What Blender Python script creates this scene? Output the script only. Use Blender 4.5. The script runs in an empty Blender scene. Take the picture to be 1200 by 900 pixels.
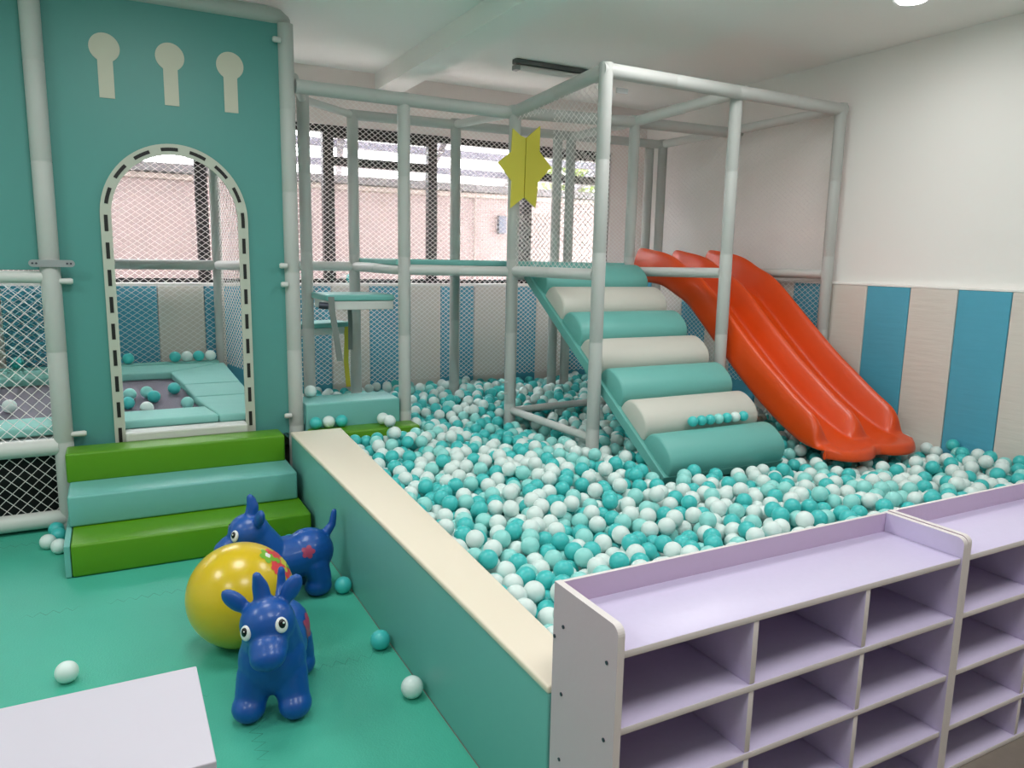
import bpy, bmesh, math, random
import numpy as np
from mathutils import Vector, Matrix
from mathutils.bvhtree import BVHTree
random.seed(7)
rng = np.random.default_rng(7)
S = bpy.context.scene
COL = S.collection
PI = math.pi

# ------------------------------------------------------------------ materials
def lin(c):
    c = c / 255.0
    return c / 12.92 if c <= 0.04045 else ((c + 0.055) / 1.055) ** 2.4

def rgb(r, g, b):
    return (lin(r), lin(g), lin(b), 1.0)

def mat(name, col, rough=0.5, bump=0.0, scale=40.0, vary=0.0, metal=0.0, coat=0.0, spec=0.5, sss=0.0, stretch=(1, 1, 1)):
    m = bpy.data.materials.new(name)
    m.use_nodes = True
    nt = m.node_tree
    b = nt.nodes['Principled BSDF']
    b.inputs['Base Color'].default_value = col
    b.inputs['Roughness'].default_value = rough
    b.inputs['Metallic'].default_value = metal
    b.inputs['Coat Weight'].default_value = coat
    b.inputs['Coat Roughness'].default_value = 0.12
    b.inputs['Specular IOR Level'].default_value = spec
    if sss:
        b.inputs['Subsurface Weight'].default_value = sss
        b.inputs['Subsurface Radius'].default_value = (0.02, 0.02, 0.02)
    if bump or vary:
        tc = nt.nodes.new('ShaderNodeTexCoord')
        mp = nt.nodes.new('ShaderNodeMapping')
        mp.inputs['Scale'].default_value = stretch
        nz = nt.nodes.new('ShaderNodeTexNoise')
        nz.inputs['Scale'].default_value = scale
        nz.inputs['Detail'].default_value = 4
        nt.links.new(tc.outputs['Object'], mp.inputs['Vector'])
        nt.links.new(mp.outputs['Vector'], nz.inputs['Vector'])
        if bump:
            bp = nt.nodes.new('ShaderNodeBump')
            bp.inputs['Strength'].default_value = bump
            bp.inputs['Distance'].default_value = 0.01
            nt.links.new(nz.outputs['Fac'], bp.inputs['Height'])
            nt.links.new(bp.outputs['Normal'], b.inputs['Normal'])
        if vary:
            mx = nt.nodes.new('ShaderNodeMix')
            mx.data_type = 'RGBA'
            mx.inputs['A'].default_value = tuple(max(0, c * (1 - vary)) for c in col[:3]) + (1,)
            mx.inputs['B'].default_value = tuple(min(1, c * (1 + vary)) for c in col[:3]) + (1,)
            nt.links.new(nz.outputs['Fac'], mx.inputs['Factor'])
            nt.links.new(mx.outputs['Result'], b.inputs['Base Color'])
    return m

def emit(name, col, strength):
    m = bpy.data.materials.new(name)
    m.use_nodes = True
    nt = m.node_tree
    nt.nodes.clear()
    e = nt.nodes.new('ShaderNodeEmission')
    e.inputs['Color'].default_value = col
    e.inputs['Strength'].default_value = strength
    o = nt.nodes.new('ShaderNodeOutputMaterial')
    nt.links.new(e.outputs[0], o.inputs[0])
    return m

def glass(name, tint=(1, 1, 1, 1), gloss=0.06):
    m = bpy.data.materials.new(name)
    m.use_nodes = True
    nt = m.node_tree
    nt.nodes.clear()
    t = nt.nodes.new('ShaderNodeBsdfTransparent')
    t.inputs['Color'].default_value = tint
    g = nt.nodes.new('ShaderNodeBsdfGlossy')
    g.inputs['Roughness'].default_value = 0.02
    mx = nt.nodes.new('ShaderNodeMixShader')
    mx.inputs['Fac'].default_value = gloss
    o = nt.nodes.new('ShaderNodeOutputMaterial')
    nt.links.new(t.outputs[0], mx.inputs[1])
    nt.links.new(g.outputs[0], mx.inputs[2])
    nt.links.new(mx.outputs[0], o.inputs[0])
    return m

M = {}
M['wall'] = mat('wall_paint', rgb(243, 240, 236), 0.7, 0.05, 30)
M['wall_back'] = mat('wall_paint_pink', rgb(240, 230, 226), 0.7, 0.05, 30)
M['ceiling'] = mat('ceiling_paint', rgb(244, 244, 240), 0.8, 0.03, 20)
M['floor'] = mat('grey_floor', rgb(128, 118, 108), 0.5, 0.05, 30, 0.1)
M['teal_pvc'] = mat('teal_pvc', rgb(80, 147, 141), 0.45, 0.12, 6)
M['mint_pvc'] = mat('mint_pvc', rgb(110, 177, 170), 0.42, 0.15, 9)
M['mint_cloth'] = mat('mint_cloth', rgb(136, 198, 189), 0.6, 0.3, 7, stretch=(1, 3, 1))
M['ramp_teal'] = mat('ramp_teal', rgb(106, 176, 168), 0.45, 0.1, 10)
M['cream_pvc'] = mat('cream_pvc', rgb(232, 220, 200), 0.45, 0.12, 8)
M['roller_cream'] = mat('roller_cream', rgb(202, 200, 190), 0.5, 0.1, 10)
M['green_pvc'] = mat('green_pvc', rgb(86, 144, 4), 0.42, 0.15, 7)
M['pipe'] = mat('pipe_foam', rgb(186, 188, 184), 0.5, 0.1, 20)
M['pipe_white'] = mat('pipe_white', rgb(206, 207, 203), 0.4, 0.1, 20)
def mat_cord():
    m = mat('net_cord', rgb(246, 244, 242), 0.8)
    nt = m.node_tree
    b = nt.nodes['Principled BSDF']
    t = nt.nodes.new('ShaderNodeBsdfTranslucent')
    t.inputs['Color'].default_value = rgb(250, 246, 244)
    mx = nt.nodes.new('ShaderNodeMixShader')
    mx.inputs['Fac'].default_value = .55
    nt.links.new(b.outputs[0], mx.inputs[1])
    nt.links.new(t.outputs[0], mx.inputs[2])
    nt.links.new(mx.outputs[0], nt.nodes['Material Output'].inputs[0])
    return m
M['net'] = mat_cord()
M['black'] = mat('black_slot', rgb(18, 18, 18), 0.6)
M['trim_cream'] = mat('arch_trim', rgb(186, 190, 176), 0.5)
M['patch_cream'] = mat('keyhole_cream', rgb(200, 196, 178), 0.5)
M['grey_metal'] = mat('grey_metal', rgb(170, 176, 178), 0.35, metal=0.6)
M['pad_blue'] = mat('pad_blue', rgb(84, 170, 196), 0.5, 0.15, 5, 0.05, stretch=(1, 1, 8))
M['pad_cream'] = mat('pad_cream', rgb(222, 214, 205), 0.5, 0.25, 5, 0.03, stretch=(1, 1, 8))
M['frame_black'] = mat('window_frame', rgb(26, 24, 26), 0.4)
M['orange'] = mat('slide_orange', rgb(222, 74, 10), 0.34, 0.03, 30, coat=0.12)
M['yellow_star'] = mat('star_yellow', rgb(208, 198, 64), 0.5, 0.05, 20)
M['lilac'] = mat('lilac_laminate', rgb(204, 194, 222), 0.36, 0.03, 60, 0.03)
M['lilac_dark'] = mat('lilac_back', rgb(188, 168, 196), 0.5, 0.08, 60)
M['edge'] = mat('edge_band', rgb(224, 216, 214), 0.5)
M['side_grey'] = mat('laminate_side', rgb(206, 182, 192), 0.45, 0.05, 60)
M['screw'] = mat('screw_cap', rgb(70, 74, 86), 0.4, metal=0.5)
M['table_white'] = mat('table_white', rgb(206, 200, 212), 0.45, 0.02, 40)
M['table_wood'] = mat('table_edge', rgb(190, 165, 150), 0.5)
M['toy_blue'] = mat('toy_blue', rgb(8, 78, 160), 0.38, 0.04, 30, coat=0.2)
M['toy_white'] = mat('toy_white', rgb(230, 230, 228), 0.35)
M['toy_black'] = mat('toy_black', rgb(12, 12, 16), 0.25)
M['toy_red'] = mat('toy_red', rgb(168, 60, 98), 0.4)
M['print_red'] = mat('print_red', rgb(224, 66, 74), 0.35)
M['print_green'] = mat('print_green', rgb(120, 180, 50), 0.35)
M['yellow_ball'] = mat('yellow_ball', rgb(214, 182, 18), 0.28, 0.02, 30, coat=0.3)
M['ball_teal'] = mat('ball_teal', rgb(70, 194, 192), 0.34, 0.0)
M['ball_mint'] = mat('ball_mint', rgb(150, 220, 214), 0.34, 0.0)
M['ball_white'] = mat('ball_white', rgb(222, 236, 232), 0.36, 0.0)
M['strap_grey'] = mat('strap_grey', rgb(120, 128, 124), 0.8)
M['strap_yellow'] = mat('strap_yellow', rgb(196, 182, 58), 0.7)
M['tramp_black'] = mat('jump_mat', rgb(122, 116, 130), 0.7, 0.2, 120)
M['under_deck_shade'] = mat('under_deck_shade', rgb(22, 28, 28), 0.9)  # near-black colour standing for the shade under the castle deck
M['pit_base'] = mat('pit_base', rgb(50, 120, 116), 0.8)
M['ext_pink'] = mat('ext_render', rgb(134, 119, 117), 0.9, 0.05, 10)
M['ext_cap'] = mat('ext_coping', rgb(150, 139, 132), 0.9)
M['ext_beam'] = mat('canopy_steel', rgb(94, 92, 102), 0.6)
M['ext_ground'] = mat('ext_ground', rgb(214, 208, 204), 0.9)
M['leaf'] = mat('leaf', rgb(150, 168, 96), 0.7, 0.4, 8, 0.3)
M['glass'] = glass('window_glass')
M['canopy'] = glass('canopy_sheet', (0.93, 0.93, 0.95, 1), 0.05)
M['lamp'] = emit('lamp_on', (1, 0.98, 0.95, 1), 14.0)
M['batten'] = mat('batten_grey', rgb(96, 100, 100), 0.5)
M['gutter'] = mat('gutter_grey', rgb(92, 89, 90), 0.7)
M['tube'] = mat('tube_off', rgb(228, 228, 226), 0.3)
M['tag_white'] = mat('tag_white', rgb(225, 225, 225), 0.5)

def mat_foam():
    """teal EVA mats: interlocking saw edge seams every 0.92 m"""
    m = mat('eva_foam', rgb(68, 173, 149), 0.55)
    nt = m.node_tree
    N = nt.nodes.new
    L = nt.links.new
    b = nt.nodes['Principled BSDF']
    tc = N('ShaderNodeTexCoord')
    sp = N('ShaderNodeSeparateXYZ')
    L(tc.outputs['Object'], sp.inputs[0])
    def math_(op, a, bb=None, clamp=False):
        n = N('ShaderNodeMath')
        n.operation = op
        n.use_clamp = clamp
        for i, v in enumerate((a, bb)):
            if v is None:
                continue
            if isinstance(v, (int, float)):
                n.inputs[i].default_value = v
            else:
                L(v, n.inputs[i])
        return n.outputs[0]
    def seam(u, v, off):
        tri = math_('PINGPONG', v, 0.024)
        w = math_('SUBTRACT', tri, 0.012)
        w = math_('MULTIPLY', w, 1.6)
        uu = math_('ADD', math_('ADD', u, w), off)
        d = math_('PINGPONG', uu, 0.46)
        return math_('LESS_THAN', d, 0.0016)
    s1 = seam(sp.outputs[0], sp.outputs[1], 0.26)
    s2 = seam(sp.outputs[1], sp.outputs[0], -2.4 + 0.92 * 3)
    nz0 = N('ShaderNodeTexNoise')
    nz0.inputs['Scale'].default_value = 5
    L(tc.outputs['Object'], nz0.inputs['Vector'])
    s = math_('MAXIMUM', s1, s2)
    vis = math_('MULTIPLY', s, math_('MULTIPLY', math_('SUBTRACT', nz0.outputs['Fac'], 0.40, True), 5.0, True))
    mx = N('ShaderNodeMix')
    mx.data_type = 'RGBA'
    c = rgb(68, 173, 149)
    mx.inputs['A'].default_value = c
    mx.inputs['B'].default_value = rgb(30, 92, 78)
    L(vis, mx.inputs['Factor'])
    nz1 = N('ShaderNodeTexNoise')
    nz1.inputs['Scale'].default_value = 2.2
    nz1.inputs['Detail'].default_value = 5
    L(tc.outputs['Object'], nz1.inputs['Vector'])
    mx2 = N('ShaderNodeMix')
    mx2.data_type = 'RGBA'
    mx2.blend_type = 'MULTIPLY'
    mx2.inputs['B'].default_value = (0.86, 0.92, 0.9, 1)
    L(mx.outputs['Result'], mx2.inputs['A'])
    L(math_('MULTIPLY', math_('SUBTRACT', nz1.outputs['Fac'], 0.42, True), 3.0, True), mx2.inputs['Factor'])
    L(mx2.outputs['Result'], b.inputs['Base Color'])
    nz = N('ShaderNodeTexNoise')
    nz.inputs['Scale'].default_value = 160
    nz.inputs['Detail'].default_value = 3
    L(tc.outputs['Object'], nz.inputs['Vector'])
    bp = N('ShaderNodeBump')
    bp.inputs['Strength'].default_value = 0.35
    bp.inputs['Distance'].default_value = 0.004
    L(nz.outputs['Fac'], bp.inputs['Height'])
    L(bp.outputs['Normal'], b.inputs['Normal'])
    return m
M['foam'] = mat_foam()

# ------------------------------------------------------------------ objects
ORG = {}

def tag(o, label, cat, group=None, kind=None):
    if label:
        o['label'] = label
    if cat:
        o['category'] = cat
    if group:
        o['group'] = group
    if kind:
        o['kind'] = kind
    return o

def thing(name, label, cat, loc=(0, 0, 0), group=None):
    o = bpy.data.objects.new(name, None)
    COL.objects.link(o)
    o.location = loc
    o.empty_display_size = 0.1
    ORG[o.name] = Vector(loc)
    return tag(o, label, cat, group)

def link_mesh(name, me, mats, parent=None, loc=None, smooth=False):
    if not isinstance(mats, (list, tuple)):
        mats = [mats]
    for m in mats:
        me.materials.append(m)
    if smooth:
        me.polygons.foreach_set('use_smooth', [True] * len(me.polygons))
    o = bpy.data.objects.new(name, me)
    COL.objects.link(o)
    if parent is not None:
        org = ORG[parent.name]
        o.parent = parent
    else:
        if loc is None:
            co = np.zeros(len(me.vertices) * 3)
            me.vertices.foreach_get('co', co)
            co = co.reshape(-1, 3)
            lo, hi = co.min(0), co.max(0)
            loc = ((lo[0] + hi[0]) / 2, (lo[1] + hi[1]) / 2, lo[2])
        org = Vector(loc)
        o.location = org
    ORG[o.name] = org
    me.transform(Matrix.Translation(-org))
    return o

def obj(name, bm, mats, parent=None, loc=None, smooth=False, sharp=None):
    me = bpy.data.meshes.new(name)
    bmesh.ops.recalc_face_normals(bm, faces=bm.faces)
    bm.to_mesh(me)
    bm.free()
    o = link_mesh(name, me, mats, parent, loc, smooth)
    if smooth and sharp:
        me.set_sharp_from_angle(angle=math.radians(sharp))
    return o

def struct(name, bm, mats, **k):
    o = obj(name, bm, mats, **k)
    o['kind'] = 'structure'
    return o

def box(bm, lo, hi, bev=0.0, seg=2, mi=0, mtx=None):
    lo = Vector(lo)
    hi = Vector(hi)
    r = bmesh.ops.create_cube(bm, size=1.0)
    vs = r['verts']
    for v in vs:
        v.co = Vector((lo[i] + (v.co[i] + 0.5) * (hi[i] - lo[i]) for i in range(3)))
    fs = list({f for v in vs for f in v.link_faces})
    if bev:
        es = list({e for v in vs for e in v.link_edges})
        rr = bmesh.ops.bevel(bm, geom=es, offset=bev, segments=seg, profile=0.5, affect='EDGES')
        vs = list({v for f in rr['faces'] for v in f.verts} | {v for v in vs if v.is_valid})
        fs = list({f for v in vs for f in v.link_faces})
    for f in fs:
        f.material_index = mi
    if mtx is not None:
        bmesh.ops.transform(bm, matrix=mtx, verts=vs)
    return vs

def bbox(lo, hi, bev=0.0, seg=2, mtx=None):
    bm = bmesh.new()
    box(bm, lo, hi, bev, seg, 0, mtx)
    return bm

def tube(bm, pts, r, n=14, cap=True, mi=0):
    pts = [Vector(p) for p in pts]
    rs = r if isinstance(r, (list, tuple)) else [r] * len(pts)
    rings = []
    up = None
    for i, p in enumerate(pts):
        if i == 0:
            d = pts[1] - pts[0]
        elif i == len(pts) - 1:
            d = pts[-1] - pts[-2]
        else:
            d = (pts[i + 1] - p).normalized() + (p - pts[i - 1]).normalized()
        d.normalize()
        if up is None:
            a = Vector((0, 0, 1)) if abs(d.z) < 0.9 else Vector((1, 0, 0))
            u = d.cross(a).normalized()
        else:
            u = (up - d * up.dot(d)).normalized()
        up = u
        w = d.cross(u)
        rings.append([bm.verts.new(p + (u * math.cos(2 * PI * k / n) + w * math.sin(2 * PI * k / n)) * rs[i]) for k in range(n)])
    for a, b in zip(rings, rings[1:]):
        for k in range(n):
            f = bm.faces.new((a[k], a[(k + 1) % n], b[(k + 1) % n], b[k]))
            f.material_index = mi
    if cap:
        bm.faces.new(rings[0][::-1]).material_index = mi
        bm.faces.new(rings[-1]).material_index = mi

def padded_pipe(bm, a, b, r):
    """a foam-sleeved pipe: sleeves butt together every ~0.45 m with a shallow groove"""
    a = Vector(a)
    b = Vector(b)
    L = (b - a).length
    n = max(1, round(L / 0.5))
    pts, rs = [], []
    for i in range(n):
        t0, t1 = i / n, (i + 1) / n
        g = 0.004 / L
        if i == 0:
            pts.append(a)
            rs.append(r)
        else:
            pts += [a.lerp(b, t0), a.lerp(b, t0 + g)]
            rs += [r * 0.965, r]
        if i == n - 1:
            pts.append(b)
            rs.append(r)
        else:
            pts.append(a.lerp(b, t1 - g))
            rs.append(r)
    tube(bm, pts, rs, 16)

def pipe(name, a, b, r, parent, m='pipe'):
    bm = bmesh.new()
    padded_pipe(bm, a, b, r)
    return obj(name, bm, M[m], parent, smooth=True, sharp=50)

def extrude2d(polys, thick, to3d, holes_from=1):
    """polys: outline followed by holes in 2D; fills by triangulation and extrudes by thick along +normal"""
    bm = bmesh.new()
    edges = []
    for pl in polys:
        vs = [bm.verts.new((p[0], p[1], 0)) for p in pl]
        edges += [bm.edges.new((vs[i], vs[(i + 1) % len(vs)])) for i in range(len(vs))]
    bmesh.ops.triangle_fill(bm, use_beauty=True, use_dissolve=False, edges=edges)
    r = bmesh.ops.extrude_face_region(bm, geom=bm.faces[:])
    for v in [g for g in r['geom'] if isinstance(g, bmesh.types.BMVert)]:
        v.co.z = thick
    for v in bm.verts:
        v.co = Vector(to3d(v.co.x, v.co.y, v.co.z))
    return bm

def net_mesh(name, origin, u, v, W, H, cw=0.05, ch=0.038, t=0.0017, hole=None):
    """diamond netting of straight cords, clipped to a W x H rectangle (u, v unit vectors)"""
    o = np.array(origin, float)
    u = np.array(u, float)
    v = np.array(v, float)
    n = np.cross(u, v)
    P, F = [], []
    sl = ch / cw
    for sgn in (1, -1):
        k0 = -int(H / ch) - 2
        k1 = int(W / cw) + 2
        if sgn < 0:
            k0, k1 = -1, int(W / cw + H / ch) + 3
        for k in range(k0, k1):
            x0 = k * cw
            # line: y = sgn*sl*(x-x0)
            if sgn > 0:
                xa, xb = max(0, x0), min(W, x0 + H / sl)
            else:
                xa, xb = max(0, x0 - H / sl), min(W, x0)
            if xb - xa < 0.004:
                continue
            a = np.array([xa, sgn * sl * (xa - x0)])
            b = np.array([xb, sgn * sl * (xb - x0)])
            d = (b - a) / np.linalg.norm(b - a)
            q = np.array([-d[1], d[0]]) * t
            segs = [(a, b)]
            if hole is not None:
                # a strand that crosses the opening is cut there
                ts = np.linspace(0, 1, 61)
                pts = a + (b - a) * ts[:, None]
                keep = ~((pts[:, 0] > hole[0]) & (pts[:, 0] < hole[1]) & (pts[:, 1] > hole[2]) & (pts[:, 1] < hole[3]))
                segs, st = [], None
                for m_ in range(61):
                    if keep[m_] and st is None:
                        st = m_
                    if st is not None and (not keep[m_] or m_ == 60):
                        en = m_ if keep[m_] else m_ - 1
                        if en > st:
                            segs.append((pts[st], pts[en]))
                        st = None
            for (a, b) in segs:
              i = len(P)
              off = 0.0012 * sgn
              for e in (a, b):
                for (s, w) in ((-1, -1), (1, -1), (1, 1), (-1, 1)):
                    pt = e + q * s
                    P.append(o + u * pt[0] + v * pt[1] + n * (w * t * 0.7 + off))
              F += [(i, i + 1, i + 5, i + 4), (i + 1, i + 2, i + 6, i + 5), (i + 2, i + 3, i + 7, i + 6), (i + 3, i, i + 4, i + 7)]
    me = bpy.data.meshes.new(name)
    me.from_pydata([tuple(p) for p in P], [], F)
    return me

def net(parent, origin, u, v, W, H, **k):
    return link_mesh('safety_net', net_mesh('safety_net', origin, u, v, W, H, **k), M['net'], parent)

def catmull(pts, n):
    pts = [Vector(p) for p in pts]
    out = []
    m = len(pts) - 1
    for i in range(n):
        t = i / (n - 1) * m
        k = min(int(t), m - 1)
        f = t - k
        p0, p1, p2, p3 = pts[max(k - 1, 0)], pts[k], pts[k + 1], pts[min(k + 2, m)]
        out.append(0.5 * ((2 * p1) + (p2 - p0) * f + (2 * p0 - 5 * p1 + 4 * p2 - p3) * f * f + (3 * p1 - p0 - 3 * p2 + p3) * f ** 3))
    return out

# ------------------------------------------------------------------ camera
def camera():
    f, pt, ro, yw = 8.80806045e+02, 1.63699765e-01, -1.91525661e-02, 4.89362606e-01
    cp, sp, cy, sy = math.cos(pt), math.sin(pt), math.cos(yw), math.sin(yw)
    fw = Vector((sy * cp, cy * cp, -sp))
    r = Vector((cy, -sy, 0))
    d = fw.cross(r)
    c, s = math.cos(ro), math.sin(ro)
    r2 = c * r + s * d
    d2 = -s * r + c * d
    cd = bpy.data.cameras.new('camera')
    cd.sensor_width = 36
    cd.lens = f / 1200 * 36
    cd.clip_start = 0.05
    o = bpy.data.objects.new('camera', cd)
    COL.objects.link(o)
    m = Matrix((r2, -d2, -fw)).transposed().to_4x4()
    m.translation = (0, 0, 1.5)
    o.matrix_world = m
    S.camera = o
    return o, (np.array(r2), np.array(d2), np.array(fw), f)
CAM, CB = camera()

# ------------------------------------------------------------------ room
XR, YB, ZC = 4.64, 6.05, 2.93
XL, YF = -3.4, -2.6
struct('floor', bbox((XL, YF, -0.06), (XR, YB, 0.0)), M['floor'])
struct('floor_mat', bbox((XL, 1.0, -0.02), (0.885, 4.9, 0.001)), M['foam'])
struct('ceiling', bbox((XL - .15, YF - .15, ZC), (XR + .15, YB + .2, ZC + .12)), M['ceiling'])
bm = bmesh.new(); box(bm, (1.94, YF, 2.80), (2.15, YB, ZC))
struct('ceiling_beam', bm, M['ceiling'])
struct('wall_right', bbox((XR, YF - .15, 0), (XR + .15, YB + .2, ZC)), M['wall'])
struct('wall_left', bbox((XL - .15, YF - .15, 0), (XL, YB + .2, ZC)), M['wall'])
struct('wall_front', bbox((XL, YF - .15, 0), (XR, YF, ZC)), M['wall'])
WX0, WX1, WZ0, WZ1 = -2.06, 4.245, 1.285, 2.51
bm = bmesh.new()
box(bm, (XL, YB, 0), (XR, YB + .2, WZ0))
box(bm, (XL, YB, WZ1), (XR, YB + .2, ZC))
box(bm, (XL, YB, WZ0), (WX0, YB + .2, WZ1))
box(bm, (WX1, YB, WZ0), (XR, YB + .2, WZ1))
struct('wall_back', bm, M['wall_back'])

# window: black frames, mullions every 0.9 m, transoms in some bays
win = thing('window_1', 'long black-framed window across the back wall', 'window', (1.1, YB + .06, WZ0))
win['kind'] = 'structure'
mull = [WX0 + .03, -1.16, -0.26, 0.64, 1.552, 2.456, 3.345, 4.225]
bm = bmesh.new()
fy0, fy1 = YB + .03, YB + .10
box(bm, (WX0, fy0, WZ0), (WX1, fy1, WZ0 + .035))
box(bm, (WX0, fy0, WZ1 - .05), (WX1, fy1, WZ1))
for x in mull:
    box(bm, (x - .028, fy0 - .004, WZ0), (x + .028, fy1 + .004, WZ1))
obj('window_frame', bm, M['frame_black'], win)
for k in (0, 2, 4, 6):
    bm = bmesh.new()
    x0, x1 = mull[k], mull[k + 1]
    y0, y1 = fy0 - .012, fy1 - .02
    box(bm, (x0, y0, 2.21), (x1, y1, 2.275))
    for a, b in (((x0 + .02, y0, WZ0 + .03), (x0 + .055, y1, WZ1 - .04)), ((x1 - .055, y0, WZ0 + .03), (x1 - .02, y1, WZ1 - .04)),
                 ((x0 + .03, y0, WZ1 - .09), (x1 - .03, y1, WZ1 - .04))):
        box(bm, a, b)
    obj('casement', bm, M['frame_black'], win)
for k in range(7):
    bm = bbox((mull[k] + .02, YB + .06, WZ0 + .02), (mull[k + 1] - .02, YB + .066, WZ1 - .02))
    obj('pane', bm, M['glass'], win)
struct('window_sill', bbox((WX0 - .02, YB - .045, WZ0 - .02), (WX1 + .02, YB + .03, WZ0 + .004), 0.004), M['wall'])

# striped wall padding
bm = bmesh.new()
P = 0.315
x = 2.495 - P * 14
k = 0
while x < XR - .06:
    x1 = min(x + P, XR - .045)
    if x > XL:
        if 3.40 < x < 3.46:
            box(bm, (x + .002, YB - .04, 0), (3.575, YB, 1.268), .006, 2, k % 2)
            box(bm, (3.61, YB - .04, 0), (x1 - .002, YB, 1.268), .006, 2, k % 2)
        else:
            box(bm, (x + .002, YB - .04, 0), (x1 - .002, YB, 1.268), .006, 2, k % 2)
    x += P
    k += 1
struct('trim_1', bm, [M['pad_blue'], M['pad_cream']])
bm = bmesh.new()
P = 0.318
y = 2.51 - P * 8
k = 0
while y < YB - .06:
    y1 = min(y + P, YB - .045)
    box(bm, (XR - .04, y + .002, 0), (XR, y1 - .002, 1.37), .006, 2, k % 2)
    y += P
    k += 1
struct('trim_2', bm, [M['pad_blue'], M['pad_cream']])
struct('trim_3', bbox((XR - .042, YF, 1.37), (XR, YB - .045, 1.385), .003), M['wall'])

# ceiling fixtures
t = thing('tube_light', 'unlit fluorescent tube light in a dark batten on the ceiling above the star', 'light', (3.03, 5.06, ZC))
bm = bmesh.new(); box(bm, (2.66, 5.03, 2.895), (3.40, 5.09, ZC - .001), .006)
obj('batten', bm, M['batten'], t)
bm = bmesh.new(); tube(bm, [(2.70, 5.06, 2.872), (3.36, 5.06, 2.872)], .022)
obj('lamp_tube', bm, M['tube'], t, smooth=True, sharp=40)
for xa in (2.66, 3.36):
    obj('end_cap', bbox((xa, 5.03, 2.85), (xa + .04, 5.09, 2.885), .004), M['grey_metal'], t)
t = thing('downlight', 'bright lit round downlight at the top edge of the ceiling', 'light', (3.86, 2.80, ZC))
bm = bmesh.new(); bmesh.ops.create_cone(bm, cap_ends=True, segments=32, radius1=.095, radius2=.10, depth=.02, matrix=Matrix.Translation((3.86, 2.80, ZC - .011)))
obj('rim', bm, M['tag_white'], t, smooth=True, sharp=40)
bm = bmesh.new(); bmesh.ops.create_cone(bm, cap_ends=True, segments=32, radius1=.07, radius2=.08, depth=.012, matrix=Matrix.Translation((3.86, 2.80, ZC - .026)))
obj('diffuser', bm, M['lamp'], t, smooth=True, sharp=40)

# ------------------------------------------------------------------ outside
struct('exterior_ground', bbox((-8, YB + .2, -0.2), (14, 16, -.02)), M['ext_ground'])
ew = thing('boundary_wall', 'pale pink rendered wall outside the window', 'wall', (2, 8.1, 0))
ew['kind'] = 'structure'
obj('wall_body', bbox((-7, 8.0, -.02), (12, 8.2, 2.19)), M['ext_pink'], ew)
obj('coping', bbox((-7, 7.97, 2.19), (12, 8.23, 2.245), .008), M['ext_cap'], ew)
obj('gutter', bbox((-7, 7.93, 2.25), (12, 8.06, 2.335), .01), M['gutter'], ew)
bm = bmesh.new(); box(bm, (4.02, 7.95, 1.80), (4.12, 8.0, 2.0), .006)
tag(obj('meter_box', bm, M['screw']), 'small grey box on the pink wall outside, left of the star post', 'box')
bm = bmesh.new(); tube(bm, [(3.73, 7.985, 0), (3.73, 7.985, 2.18)], .008, 8)
tag(obj('drain_pipe', bm, M['ext_cap'], smooth=True, sharp=40), 'thin pale pipe running up the pink wall outside', 'pipe')
cn = thing('glass_canopy', 'translucent canopy roof on lavender steel rafters outside the window', 'canopy', (2, 7.2, 2.4))
cn['kind'] = 'structure'
def canz(y):
    return 2.86 - (y - 6.27) * 0.17
for i, x in enumerate(np.arange(-5.6, 5.2, 1.05)):
    bm = bmesh.new()
    vs = box(bm, (x - .035, 6.27, -.05), (x + .035, 9.2, .04))
    for v in vs:
        v.co.z += canz(v.co.y)
        v.co.x += (v.co.y - 6.27) * 0.25
    obj('rafter', bm, M['ext_beam'], cn)
for y, w in ((6.9, .04), (7.7, .04), (8.35, .06)):
    bm = bmesh.new()
    vs = box(bm, (-6, y - w, -.045), (5.9, y + w, .03))
    for v in vs:
        v.co.z += canz(y)
    obj('purlin', bm, M['ext_beam'], cn)
bm = bmesh.new()
vs = box(bm, (-6, 6.27, .045), (5.9, 9.2, .052))
for v in vs:
    v.co.z += canz(v.co.y)
obj('roof_sheet', bm, M['canopy'], cn)
# a leafy tree beyond the wall on the right
tr = thing('tree', 'pale green leafy tree beyond the pink wall outside', 'tree', (6.9, 9.6, -.02))
bm = bmesh.new(); tube(bm, [(6.9, 9.6, -.02), (6.95, 9.6, 1.2), (6.9, 9.65, 2.5)], [.12, .09, .06], 10)
obj('trunk', bm, M['table_wood'], tr, smooth=True)
bm = bmesh.new()
for i in range(2600):
    a = rng.normal(0, 1, 3); a /= np.linalg.norm(a)
    rr = rng.uniform(.5, 1) ** .5
    c = Vector((6.9 + a[0] * rr * 1.35, 9.6 + a[1] * rr * .9, 2.95 + a[2] * rr * 1.05))
    mx = Matrix.Translation(c) @ Matrix.Rotation(rng.uniform(0, 6.28), 4, Vector(rng.normal(0, 1, 3)).normalized()) @ Matrix.Scale(rng.uniform(.06, .12), 4)
    vs = [bm.verts.new(mx @ Vector(p)) for p in ((-1, 0, 0), (-.3, .4, .05), (.4, .35, .05), (1, 0, 0), (.4, -.35, .05), (-.3, -.4, .05))]
    bm.faces.new(vs)
obj('foliage', bm, M['leaf'], tr)

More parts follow.
